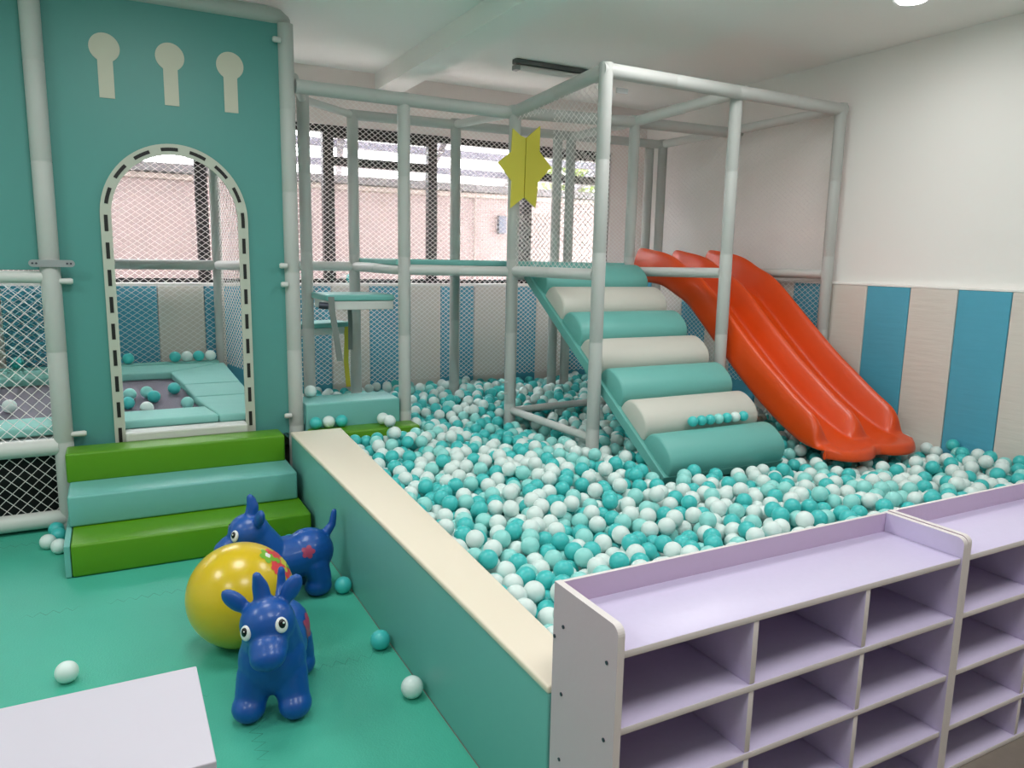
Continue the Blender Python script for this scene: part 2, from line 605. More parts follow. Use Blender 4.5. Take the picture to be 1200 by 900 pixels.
# ------------------------------------------------------------------ castle playhouse
YC = 4.65
cas = thing('castle_playhouse', 'teal castle front with arched doorway and three keyhole shapes above green steps', 'playhouse', (.35, YC, 0))
def arch_outline(cx, hw, z0, zs, n=28):
    """arch: straight jambs from z0 up to spring line zs, then a slightly pointed half-ellipse"""
    pts = [(cx - hw, z0)]
    for i in range(n + 1):
        a = PI - PI * i / n
        pts.append((cx + hw * math.cos(a), zs + (hw * 1.06) * math.sin(a)))
    pts.append((cx + hw, z0))
    return pts
AX, AH = 0.345, 0.333
z0 = 0.42
outer = [(-0.265, z0), (AX - AH, z0)] + arch_outline(AX, AH, z0, 1.69)[1:-1] + [(AX + AH, z0), (0.945, z0), (0.945, 2.80), (-0.265, 2.80)]
bm = extrude2d([outer], .03, lambda a, b, c: (a, YC - .005 + c, b))
obj('front_panel', bm, M['teal_pvc'], cas)
# cream arch trim with its row of black slots
def off_arch(hw, zs, n=40, z0=z0):
    return arch_outline(AX, hw, z0, zs, n)
o_ = off_arch(AH + .042, 1.69)
i_ = off_arch(AH - .012, 1.69)
ring = o_ + i_[::-1]
bm = extrude2d([ring], .016, lambda a, b, c: (a, YC - .022 + c, b))
obj('arch_trim', bm, M['trim_cream'], cas)
mid = [Vector((p[0], p[1])) for p in off_arch(AH + .015, 1.69, 160)]
dists = [0]
for a, b in zip(mid, mid[1:]):
    dists.append(dists[-1] + (b - a).length)
def along(s):
    for i in range(len(mid) - 1):
        if dists[i + 1] >= s:
            f = (s - dists[i]) / (dists[i + 1] - dists[i])
            return mid[i].lerp(mid[i + 1], f)
    return mid[-1]
s = .03
while s < dists[-1] - .03:
    bm = bmesh.new()
    L = .086
    for q in range(4):
        a, b = along(s + L * q / 4), along(min(s + L * (q + 1) / 4, dists[-1]))
        d = (b - a).normalized()
        nn = Vector((-d.y, d.x)) * .009
        vv = [a - nn, b - nn, b + nn, a + nn]
        f0 = [bm.verts.new((p.x, YC - .0245, p.y)) for p in vv]
        f1 = [bm.verts.new((p.x, YC - .021, p.y)) for p in vv]
        bm.faces.new(f0); bm.faces.new(f1[::-1])
        for k in range(4):
            bm.faces.new((f0[k], f1[k], f1[(k + 1) % 4], f0[(k + 1) % 4]))
    obj('lacing_slot', bm, M['black'], cas)
    s += .145
for kx, kz in ((0.042, 2.545), (0.352, 2.54), (0.657, 2.535)):
    r, hw = .072, .036
    a0 = math.asin(hw / r)
    pts = [(kx + r * math.sin(a0 + (2 * PI - 2 * a0) * i / 36 + PI), kz + r * math.cos(a0 + (2 * PI - 2 * a0) * i / 36 + PI)) for i in range(37)]
    pts += [(kx + hw, kz - .25), (kx - hw, kz - .25)]
    if pts[0][0] > kx:
        pts = pts[:-2] + [(kx + hw, kz - .25), (kx - hw, kz - .25)][::-1]
    bm = extrude2d([pts], .004, lambda a, b, c: (a, YC - .009 + c, b))
    obj('keyhole_patch', bm, M['patch_cream'], cas)
PR = .046
yp = YC - .03
pipe('post', (-.275, yp, 0), (-.275, yp, 2.92), .047, cas)
pipe('post', (.965, YC, 0), (.965, YC, 2.80), .045, cas)
pipe('post', (-1.55, yp, 0), (-1.55, yp, 2.92), .047, cas)
bm = bmesh.new()
tube(bm, [(-1.6, YC, 2.84), (.86, YC, 2.84), (.93, YC + .02, 2.835), (.965, YC + .07, 2.83), (.967, YC + .2, 2.83), (.85, 5.9, 2.83)], .045, 16)
obj('top_rail', bm, M['pipe'], cas, smooth=True, sharp=50)
bm = bmesh.new(); box(bm, (-1.53, YC - .004, 1.40), (-.285, YC + .028, 2.80), .004)
obj('side_panel', bm, M['teal_pvc'], cas)
pipe('crossbar', (-1.52, yp, 1.366), (-.3, yp, 1.366), .032, cas, 'pipe_white')
pipe('crossbar', (-1.52, yp, .462), (-.3, yp, .462), .046, cas, 'pipe_white')
pipe('crossbar', (-1.52, yp, .062), (-.26, yp, .062), .046, cas, 'pipe_white')
net(cas, (-1.52, yp, .50), (1, 0, 0), (0, 0, 1), 1.21, .84, cw=.062, ch=.062)
net(cas, (-1.52, yp, .10), (1, 0, 0), (0, 0, 1), 1.21, .33, cw=.062, ch=.062)
bm = bbox((AX - AH + .01, YC - .08, .462), (AX + AH - .01, YC + .04, .512), .008)
obj('door_sill', bm, M['pipe_white'], cas)
# fixings
def rounded_rect(cx, cz, w, h, n=8):
    r = h / 2
    return [(cx - w / 2 + r + r * math.cos(PI / 2 + PI * i / n), cz + r * math.sin(PI / 2 + PI * i / n)) for i in range(n + 1)] + \
           [(cx + w / 2 - r + r * math.cos(-PI / 2 + PI * i / n), cz + r * math.sin(-PI / 2 + PI * i / n)) for i in range(n + 1)]
bm = extrude2d([rounded_rect(-.262, 1.437, .205, .036)], .008, lambda a, b, c: (a, yp - .056 + c, b))
bk = obj('bracket_plate', bm, M['grey_metal'], cas)
for dx in (-.085, -.068, .068, .085):
    bm = bmesh.new(); bmesh.ops.create_cone(bm, cap_ends=True, segments=12, radius1=.005, radius2=.005, depth=.004, matrix=Matrix.Translation((-.262 + dx, yp - .058, 1.437)) @ Matrix.Rotation(PI / 2, 4, 'X'))
    obj('bolt', bm, M['screw'], bk)
for x0, x1, z in ((-.24, -.175, 1.345), (.93, .885, 1.44), (.93, .89, 1.33), (.93, .888, .535), (-.24, -.165, .525), (.93, .885, 2.70)):
    bm = bmesh.new(); y = YC - .045
    tube(bm, [(x0, y, z), (x1 + (.01 if x1 > x0 else -.01) * -1, y, z), (x1, y, z)], [.014, .017, .012], 12)
    obj('pipe_clip', bm, M['pipe_white'], cas, smooth=True, sharp=50)
# back half of the playhouse
YK = 5.94
pipe('post', (.70, YK, .45), (.70, YK, 2.83), .036, cas)
pipe('post', (-1.55, YK, .45), (-1.55, YK, 2.83), .036, cas)
pipe('crossbar', (-1.55, YK, 1.42), (.68, YK, 1.42), .036, cas)
bm = bmesh.new(); tube(bm, [(.70, YK, 1.42), (.83, 5.3, 1.43), (.95, YC + .03, 1.44)], .034, 14)
obj('crossbar', bm, M['pipe_white'], cas, smooth=True, sharp=50)
pipe('crossbar', (-1.55, YK, 2.83), (.80, YK, 2.83), .036, cas)
net(cas, (-1.5, YK + .02, .70), (1, 0, 0), (0, 0, 1), 2.18, 2.1, cw=.056, ch=.040)
dv = Vector((.96 - .70, YC - YK, 0)); Ls = dv.length; dv.normalize()
net(cas, (.71, YK, .70), tuple(dv), (0, 0, 1), Ls - .03, 2.1, cw=.05, ch=.04)

# trampoline inside, its pads tip up towards the back
def tilt(p):
    return Vector((p.x, p.y, p.z + .555 + .17 * (p.y - 4.72)))
def tilted(bm):
    for v in bm.verts:
        v.co = tilt(v.co)
    return bm
tp = thing('trampoline', 'trampoline with mint safety pads and dark jumping mat inside the castle', 'trampoline', (-.3, 5.3, 0))
obj('jumping_mat', tilted(bbox((-1.2, 4.85, -.060), (.47, 5.62, -.050))), M['tramp_black'], tp)
def quadpad(name, q, th=.05):
    bm = bmesh.new()
    lo = [bm.verts.new((p[0], p[1], -th)) for p in q]
    hi = [bm.verts.new((p[0], p[1], 0)) for p in q]
    bm.faces.new(lo[::-1]); bm.faces.new(hi)
    for k in range(4):
        bm.faces.new((lo[k], lo[(k + 1) % 4], hi[(k + 1) % 4], hi[k]))
    bmesh.ops.bevel(bm, geom=bm.edges[:], offset=.012, segments=3, profile=.6, affect='EDGES')
    return obj(name, tilted(bm), M['mint_cloth'], tp, smooth=True, sharp=60)
quadpad('safety_pad', [(-1.3, 4.71), (.525, 4.71), (.465, 4.875), (-1.3, 4.875)])
quadpad('safety_pad', [(.53, 4.705), (.80, 4.705), (.765, 5.05), (.422, 5.05)])
quadpad('safety_pad', [(.422, 5.055), (.765, 5.055), (.735, 5.30), (.385, 5.30)])
quadpad('safety_pad', [(.385, 5.305), (.735, 5.305), (.69, 5.75), (.325, 5.575)])
quadpad('safety_pad', [(-1.3, 5.575), (.323, 5.575), (.66, 5.75), (-1.3, 5.75)])
bm = bmesh.new()
for a, b in (((-1.35, 4.74), (.80, 4.74)), ((-1.35, 5.80), (.72, 5.80))):
    pts = [tilt(Vector((a[0], a[1], -.08))), tilt(Vector((b[0], b[1], -.08)))]
    tube(bm, pts, .022, 12)
obj('steel_frame', bm, M['grey_metal'], tp, smooth=True, sharp=40)
for lx, ly in ((-1.2, 4.78), (.6, 4.78), (-1.2, 5.78), (.6, 5.78)):
    bm = bmesh.new(); tube(bm, [(lx, ly, 0), (lx, ly, tilt(Vector((0, ly, -.08))).z)], .02, 12)
    obj('leg', bm, M['grey_metal'], tp, smooth=True, sharp=40)
obj('shade_sheet', bbox((-1.45, 4.83, .0), (.86, 4.84, .46)), M['under_deck_shade'], tp)  # dark sheet added behind the lower netting to paint the unlit space below

# ------------------------------------------------------------------ foam steps in front of the castle
st = thing('foam_steps', 'green and mint soft foam steps leading up to the arched doorway', 'steps', (.3, 4.2, 0))
def step_block(name, y0, y1, z1, m, x0=-.255, x1=.85):
    bm = bbox((x0, y0, z1 - .157), (x1, y1, z1), .012, 3)
    return obj(name, bm, M[m], st, smooth=True, sharp=60)
step_block('green_step', 3.853, 4.565, .160, 'green_pvc', -.238, .865)
step_block('mint_step', 4.115, 4.565, .318, 'mint_pvc', -.252, .852)
step_block('green_step', 4.382, 4.565, .470, 'green_pvc', -.262, .842)
obj('side_skin', bbox((-.266, 3.86, 0.004), (-.24, 4.56, .157), .004), M['mint_pvc'], st)

# ------------------------------------------------------------------ soft border wall of the pit
bd = thing('padded_border', 'long low mint padded wall with cream top along the ball pit', 'border', (.97, 2.9, 0))
def prism(q, z0, z1, bev):
    bm = bmesh.new()
    lo = [bm.verts.new((p[0], p[1], z0)) for p in q]
    hi = [bm.verts.new((p[0], p[1], z1)) for p in q]
    bm.faces.new(lo[::-1]); bm.faces.new(hi)
    n = len(q)
    for k in range(n):
        bm.faces.new((lo[k], lo[(k + 1) % n], hi[(k + 1) % n], hi[k]))
    if bev:
        bmesh.ops.bevel(bm, geom=bm.edges[:], offset=bev, segments=3, profile=.6, affect='EDGES')
    return bm
def bx_in(y):
    return 1.03 + (y - 1.7) * (.15 / 2.7)
q = [(.887, 1.445), (bx_in(1.445), 1.445), (bx_in(4.42), 4.42), (.887, 4.42)]
obj('body', prism(q, 0.0, .452, .006), M['mint_pvc'], bd, smooth=True, sharp=60)
q2 = [(.883, 1.443), (bx_in(1.443) + .004, 1.443), (bx_in(4.42) + .004, 4.424), (.883, 4.424)]
obj('top_cushion', prism(q2, .452, .474, .008), M['cream_pvc'], bd, smooth=True, sharp=60)

# foam blocks at the far end of the border
bs = thing('foam_step_block', 'mint foam block on a green foam base beside the castle post', 'step', (1.33, 4.7, .0))
bm = bbox((1.02, 4.432, 0), (1.70, 4.605, .445), .012, 3)
obj('green_base', bm, M['green_pvc'], bs, smooth=True, sharp=60)
bm = bbox((1.02, 4.612, 0), (1.628, 4.90, .595), .012, 3)
obj('mint_block', bm, M['mint_pvc'], bs, smooth=True, sharp=60)

# ------------------------------------------------------------------ climbing frame
cf = thing('climbing_frame', 'white padded pipe climbing frame with platform and white netting over the pit', 'climbing frame', (2.6, 4.65, 0))
ZT = {3.76: 2.575, 4.65: 2.465, 5.5: 2.51}
post_r = .040
posts = [(2.49, 3.64, 2.54), (3.565, 3.75, 2.562), (4.545, 3.76, 2.57),
         (1.675, 4.65, 2.465), (2.435, 4.60, 2.465), (3.49, 4.70, 2.52),
         (1.595, 5.5, 2.49), (2.40, 5.5, 2.51), (3.44, 5.5, 2.51), (3.33, 5.53, 2.51), (4.40, 5.5, 2.53), (4.30, 5.56, 2.53), (1.17, 5.16, 2.50)]
for x, y, z in posts:
    pipe('post', (x, y, 0), (x, y, z + .04), post_r, cf)
def beam(a, b, r=.040, m='pipe', name='top_rail'):
    pipe(name, a, b, r, cf, m)
beam((1.015, 4.65, 2.47), (2.43, 4.62, 2.462), .041)
beam((2.44, 4.62, 2.465), (3.48, 4.70, 2.52))
beam((3.49, 4.70, 2.52), (4.53, 4.70, 2.53))
beam((2.46, 3.64, 2.545), (4.58, 3.765, 2.572), .041)
beam((2.49, 3.66, 2.545), (2.437, 4.58, 2.468), .040)
beam((2.435, 4.62, 2.465), (2.40, 5.48, 2.51), .03, 'pipe_white')
beam((3.58, 3.79, 2.57), (3.495, 4.68, 2.525), .036, 'pipe_white')
beam((3.49, 4.72, 2.52), (3.44, 5.48, 2.51), .032, 'pipe_white')
beam((4.535, 3.79, 2.57), (4.40, 5.48, 2.535), .034, 'pipe_white')
beam((1.6, 5.5, 2.50), (4.40, 5.5, 2.53), .036)
beam((1.18, 5.17, 2.50), (1.58, 5.49, 2.50), .026, 'pipe_white')
beam((1.03, 4.75, 2.54), (1.17, 5.16, 2.50), .026, 'pipe_white')
# mid height rails
mid_r = .034
for a, b in (((1.675, 4.65, 1.425), (2.43, 4.62, 1.42)), ((2.44, 4.56, 1.425), (2.488, 3.67, 1.425)), ((3.495, 4.66, 1.43), (3.56, 3.78, 1.44)),
             ((4.545, 3.79, 1.44), (4.46, 5.48, 1.43)), ((1.6, 5.48, 1.43), (1.672, 4.68, 1.425)), ((.90, 5.58, 1.43), (1.58, 5.5, 1.43)),
             ((2.44, 5.5, 1.40), (4.40, 5.5, 1.40)), ((2.47, 4.69, 1.395), (3.46, 4.73, 1.395))):
    beam(a, b, mid_r, 'pipe_white', 'crossbar')
for a, b in (((2.44, 4.56, .455), (2.488, 3.67, .455)), ((2.46, 4.60, .45), (3.47, 4.69, .45))):
    beam(a, b, .026, 'pipe_white', 'base_rail')
bm = prism([(1.63, 4.67), (3.48, 4.70), (3.42, 5.47), (1.62, 5.47)], 1.452, 1.492, .01)
obj('platform_pad', bm, M['mint_pvc'], cf, smooth=True, sharp=60)
for z in (.66, .58):
    bm = bmesh.new(); tube(bm, [(2.41, 4.58, z), (2.345, 4.55, z + .004)], .0035, 6)
    obj('cable_tie', bm, M['tag_white'], cf)
bm = bbox((2.64, 3.74, 2.46), (2.72, 3.75, 2.49), .002)
obj('tag', bm, M['tag_white'], cf)
net(cf, (.95, 5.62, .54), (1, 0, 0), (0, 0, 1), 3.36, 2.13, cw=.046, ch=.036, t=.0017)
d1 = Vector((2.49 - 2.435, 3.64 - 4.555, 0)); l1 = d1.length; d1.normalize()
net(cf, (2.435, 4.555, 1.46), tuple(d1), (0, 0, 1), l1, 1.02, cw=.05, ch=.038, t=.0013, hole=(-.1, .41, .34, .945))
d2 = Vector((4.44 - 4.565, 5.5 - 3.80, 0)); l2 = d2.length; d2.normalize()
net(cf, (4.565, 3.80, .56), tuple(d2), (0, 0, 1), l2, 1.98, cw=.05, ch=.038, t=.0013)

# star
sp_ = [(-.107, .222), (-.052, .177), (-.008, .165), (-.010, -.215), (-.108, -.298), (-.105, -.11), (-.185, .005), (-.107, .09)]
star = thing('yellow_star', 'yellow six-pointed star panel hung on a white frame post', 'star', (2.475, 4.53, 2.10))
def star_half(pts, ang):
    bm = extrude2d([pts], .012, lambda a, b, c: (a, c, b))
    mx = Matrix.Translation((2.475, 4.512, 2.125)) @ Matrix.Rotation(ang, 4, 'Z')
    bmesh.ops.transform(bm, matrix=mx, verts=bm.verts)
    return obj('star_half', bm, M['yellow_star'], star)
def uz(pts):
    return [(a, b) for a, b in pts]
L_ = [(-.097, .222), (-.040, .180), (-.004, .168), (-.010, -.215), (-.104, -.288), (-.100, -.11), (-.197, .0), (-.104, .075)]
R_ = [(.002, .168), (.108, .255), (.108, .09), (.206, -.005), (.104, -.105), (.086, -.275), (-.004, -.215)]
star_half(L_, -.10)
star_half(R_, .06)

# hanging steps left of the platform
hs = thing('hanging_step', 'mint padded swing step hung between two posts, the higher one', 'step', (1.36, 4.9, 1.2))
bm = bbox((1.185, 4.72, 1.222), (1.634, 5.12, 1.262), .01, 3)
obj('step_pad', bm, M['mint_pvc'], hs, smooth=True, sharp=60)
bm = bbox((1.20, 4.73, 1.165), (1.630, 5.10, 1.222), .006, 2)
obj('step_board', bm, M['pipe_white'], hs)
def strap(pts, w, m, parent):
    bm = bmesh.new()
    a = [Vector(p) for p in pts]
    prev = None
    for p in a:
        row = [bm.verts.new(p + Vector((sx * w, sy * .002, 0))) for sx, sy in ((-1, -1), (1, -1), (1, 1), (-1, 1))]
        if prev:
            for k in range(4):
                bm.faces.new((prev[k], prev[(k + 1) % 4], row[(k + 1) % 4], row[k]))
        else:
            bm.faces.new(row[::-1])
        prev = row
    bm.faces.new(prev)
    return obj('strap', bm, M[m], parent)
strap([(1.215, 4.715, 1.25), (1.22, 4.71, 1.15), (1.25, 4.715, .95), (1.265, 4.72, .84)], .019, 'strap_grey', hs)
strap([(1.45, 5.14, 1.19), (1.455, 5.14, 1.05), (1.452, 5.14, .86)], .015, 'strap_grey', hs)
bm = bmesh.new(); tube(bm, [(1.15, 4.76, 1.195), (1.205, 4.74, 1.19)], .022, 10)
obj('buckle', bm, M['screw'], hs, smooth=True, sharp=40)
h2 = thing('hanging_step', 'lower mint padded swing step hung behind, by the castle post', 'step', (1.2, 5.3, .98))
rot = Matrix.Translation((1.215, 5.43, 0)) @ Matrix.Translation((0, 0, 0)) @ Matrix.Rotation(math.radians(18), 4, 'Z')
bm = bbox((-.30, -.16, 1.00), (.27, .075, 1.036), .01, 3, rot)
obj('step_pad', bm, M['mint_pvc'], h2, smooth=True, sharp=60)
bm = bbox((-.29, -.15, .95), (.255, .07, 1.00), .006, 2, rot)
obj('step_board', bm, M['pipe_white'], h2)
strap([(1.485, 5.36, 1.02), (1.488, 5.355, .92), (1.48, 5.355, .75), (1.495, 5.355, .56)], .017, 'strap_yellow', h2)

# ------------------------------------------------------------------ foam roller ramp
RX0, RX1 = 2.565, 3.415
A_, B_ = Vector((0, 4.60, 1.425)), Vector((0, 3.03, .37))
rdir = (B_ - A_).normalized(); rn = Vector((0, -rdir.z, rdir.y)); 
if rn.z < 0: rn = -rn
ramp = thing('roller_ramp', 'sloping climbing ramp of alternating mint and cream foam rollers', 'ramp', (3.09, 3.9, .3))
bm = prism([(RX0 - .022, 0), (RX1 + .015, 0), (RX1 + .015, (B_ - A_).length), (RX0 - .022, (B_ - A_).length)], -.06, 0, .006)
for v in bm.verts:
    v.co = Vector((v.co.x, 0, 0)) + A_ + rdir * v.co.y + rn * v.co.z
obj('base_board', bm, M['ramp_teal'], ramp)
LR = (B_ - A_).length
NR = 7
pit_ = LR / NR
roller_pos = []
for i in range(NR):
    bm = bmesh.new()
    c = A_ + rdir * (pit_ * (i + .5))
    rings = []
    hw, hh = pit_ * .5 * .985, .118
    n = 18
    xs = [(RX0, .90), (RX0 + .006, .97), (RX0 + .016, 1), (RX1 - .016, 1), (RX1 - .006, .97), (RX1, .90)]
    for x, sc in xs:
        ring = []
        for k in range(n + 1):
            a = PI * k / n
            ex = 1 - .0
            uu = math.cos(a); vv = math.sin(a)
            uu = math.copysign(abs(uu) ** .8, uu); vv = abs(vv) ** .85
            ring.append(bm.verts.new(c + Vector((x, 0, 0)) + rdir * (uu * hw * sc) + rn * (vv * hh * sc + .001)))
        rings.append(ring)
    for a, b in zip(rings, rings[1:]):
        for k in range(n):
            bm.faces.new((a[k], a[k + 1], b[k + 1], b[k]))
        bm.faces.new((a[n], a[0], b[0], b[n]))
    bm.faces.new(rings[0]); bm.faces.new(rings[-1])
    obj('foam_roller', bm, M['ramp_teal' if i % 2 == 0 else 'roller_cream'], ramp, smooth=True, sharp=50)
    roller_pos.append(c)

# ------------------------------------------------------------------ double wave slide
SX0, SX1 = 3.665, 4.425
floor_pts = [(4.86, 1.40), (4.72, 1.40), (4.50, 1.38), (4.32, 1.315), (4.15, 1.23), (3.85, .985), (3.56, .755), (3.30, .585), (3.10, .485), (2.98, .450), (2.91, .436), (2.85, .427)]
NS = 72
path = catmull([(0, y, z) for y, z in floor_pts], NS)
def wall_h(t):
    # height of the ridges along the slide
    h = .17
    if t < .26:
        h = .17 + .055 * (1 - t / .26)
    if t < .05:
        h *= math.sqrt(max(0.02, 1 - (1 - t / .05) ** 2)) * .25 + .75
    if t > .60:
        h = .17 - .03 * (t - .60) / .14
    if t > .72:
        f = min(1, (t - .72) / .085)
        h *= math.sqrt(max(0, 1 - f * f)) * .96 + .04
    return h
def section(u, t):
    """ridge profile 0..1 at u in 0..1 across the slide"""
    v = 0
    k = min(1, t / .3)
    for c, w, g in ((0.03, .07 + .045 * k, 1.0), (.50, .07 + .045 * k, .97 - .10 * k), (.97, .07 + .045 * k, 1.0)):
        d = abs(u - c) / w
        if d < 1:
            v = max(v, g * (0.5 + .5 * math.cos(PI * d)) ** .65)
    return v
NU = 64
bm = bmesh.new()
rows = []
for i, p in enumerate(path):
    t = i / (NS - 1)
    d = (path[min(i + 1, NS - 1)] - path[max(i - 1, 0)]).normalized()
    nrm = Vector((0, -d.z, d.y))
    if nrm.z < 0:
        nrm = -nrm
    nrm = (nrm * .55 + Vector((0, 0, 1)) * .45).normalized()
    h = wall_h(t)
    endd = max(0, (t - .95) / .05)
    row = []
    base = -.05 + .049 * min(1, max(0, (t - .72) / .20))
    for k in range(-3, NU + 4):
        u = min(max(k / NU, 0), 1)
        x = SX0 + (SX1 - SX0) * u
        z = section(u, t) * h
        if k < 0 or k > NU:
            q = (-k if k < 0 else k - NU)
            x += (-1 if k < 0 else 1) * (.012 * min(q, 1) + .004 * q)
            z = section(u, t) * h * (1 - q / 3) + base * (q / 3)
        # two rounded lobes at the lip
        cx = .25 if u < .5 else .75
        adv = math.sqrt(max(0, 1 - ((u - cx) / .252) ** 2)) if abs(u - cx) < .252 else 0
        if abs(u - .5) < .25:
            adv = max(adv, .55)
        pos = Vector((x, p.y, p.z)) + nrm * z
        if t > .86:
            e = (t - .86) / .14
            pos.y -= e * .13 * (adv - .6)
            # the lip rolls down
        pos.z -= endd ** 2 * .055
        row.append(bm.verts.new(pos))
    rows.append(row)
for a, b in zip(rows, rows[1:]):
    for k in range(len(a) - 1):
        bm.faces.new((a[k], a[k + 1], b[k + 1], b[k]))
sl = thing('slide', 'orange double-lane wave slide running down into the ball pit', 'slide', (4.06, 3.6, .4))
so = obj('chute', bm, M['orange'], sl, smooth=True)
md = so.modifiers.new('solid', 'SOLIDIFY'); md.thickness = .022; md.offset = -1
md = so.modifiers.new('sub', 'SUBSURF'); md.levels = 1; md.render_levels = 1

# ------------------------------------------------------------------ shoe cabinets
def cabinet(x0, x1, yb, yf, label):
    t = thing('shoe_cabinet', label, 'cabinet', ((x0 + x1) / 2, (yb + yf) / 2, 0), None)
    TH = .018
    zt, zb, top = .755, .0, .697
    e = .002
    def board(name, lo, hi, m='lilac', par=t):
        bm = bmesh.new()
        vs = box(bm, lo, hi, .0025, 2)
        bm.normal_update()
        for f in bm.faces:
            n = f.normal
            if (n.y < -.6 and hi[1] - lo[1] > .1) or (n.z > .6 and name == 'back_panel'):
                f.material_index = 1
        return obj(name, bm, [M[m], M['edge']], par, smooth=True, sharp=40)
    def side(xa, m):
        # side panel with a rounded top front corner
        r = .022
        pts = [(yb, zb), (yb, zt)] + [(yf + r - r * math.sin(PI / 2 * i / 6), zt - r + r * math.cos(PI / 2 * i / 6)) for i in range(7)] + [(yf, zb)]
        bm = extrude2d([pts], TH, lambda a, b, c: (xa + c, a, b))
        bm.normal_update()
        for f in bm.faces:
            if abs(f.normal.x) < .5:
                f.material_index = 1
        return obj('side_panel', bm, [M[m], M['edge']], t)
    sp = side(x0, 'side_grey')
    side(x1 - TH, 'lilac')
    xi0, xi1 = x0 + TH, x1 - TH
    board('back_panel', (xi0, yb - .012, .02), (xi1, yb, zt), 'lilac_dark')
    board('top_board', (xi0, yf + .004, top - TH), (xi1, yb - .012, top))
    w = (xi1 - xi0 - 2 * TH) / 3
    xs = [xi0 + w, xi0 + 2 * w + TH]
    for k in range(5):
        if k == 0:
            continue
        z = top - .178 * k if k < 4 else .0
        board('shelf_board' if k < 4 else 'bottom_board', (xi0, yf + .004, max(z - TH, 0.0)), (xi1, yb - .012, max(z, TH)))
    for xd in xs:
        for k in range(4):
            za = top - .178 * k - TH
            zb_ = top - .178 * (k + 1) if k < 3 else TH
            board('divider', (xd, yf + .006, zb_), (xd + TH, yb - .012, za))
    for yy, zz in ((yb - .045, .66), (yb - .008, .62), (yf + .035, .66), (yb - .045, .49), (yf + .035, .48), (yb - .045, .32), (yf + .035, .31)):
        bm = bmesh.new(); bmesh.ops.create_cone(bm, cap_ends=True, segments=12, radius1=.0045, radius2=.0045, depth=.003, matrix=Matrix.Translation((x0 - .0008, yy, zz)) @ Matrix.Rotation(PI / 2, 4, 'Y'))
        obj('screw', bm, M['screw'], sp)
    return t
cabinet(.883, 2.083, 1.425, 1.17, 'lilac open shoe cabinet standing at the end of the padded border wall')
cabinet(2.092, 3.292, 1.428, 1.175, 'lilac open shoe cabinet further right, cut off by the photo edge')

# low table, bottom left
tb = thing('low_table', 'low table with plain white top in the near left corner', 'table', (-.55, 1.67, 0))
obj('tabletop', bbox((-1.25, 1.47, .475), (.130, 1.868, .50), .003), M['table_white'], tb)
bm = bmesh.new()
box(bm, (-1.23, 1.49, .40), (.11, 1.506, .475)); box(bm, (-1.23, 1.835, .40), (.11, 1.85, .475))
box(bm, (-1.23, 1.506, .40), (-1.215, 1.835, .475)); box(bm, (.095, 1.506, .40), (.11, 1.835, .475))
obj('apron', bm, M['table_wood'], tb)
for lx in (-1.21, .05):
    for ly in (1.51, 1.80):
        obj('leg', bbox((lx, ly, 0), (lx + .04, ly + .04, .475), .003), M['table_wood'], tb)

# ------------------------------------------------------------------ hopping animals and hopper ball
def ellipsoid(bm, c, r, rot=None, seg=20):
    mx = Matrix.Translation(c)
    if rot is not None:
        mx = mx @ rot
    mx = mx @ Matrix.Diagonal((r[0], r[1], r[2], 1))
    bmesh.ops.create_uvsphere(bm, u_segments=seg, v_segments=seg // 2 + 2, radius=1.0, matrix=mx)

def capsule(bm, a, b, r0, r1):
    a, b = Vector(a), Vector(b)
    n = 8
    for i in range(n + 1):
        f = i / n
        ellipsoid(bm, a.lerp(b, f), (r0 + (r1 - r0) * f,) * 3, None, 14)

def limb(bm, pts, rs):
    pts = [Vector(p) for p in pts]
    for i in range(len(pts) - 1):
        capsule(bm, pts[i], pts[i + 1], rs[i], rs[i + 1])

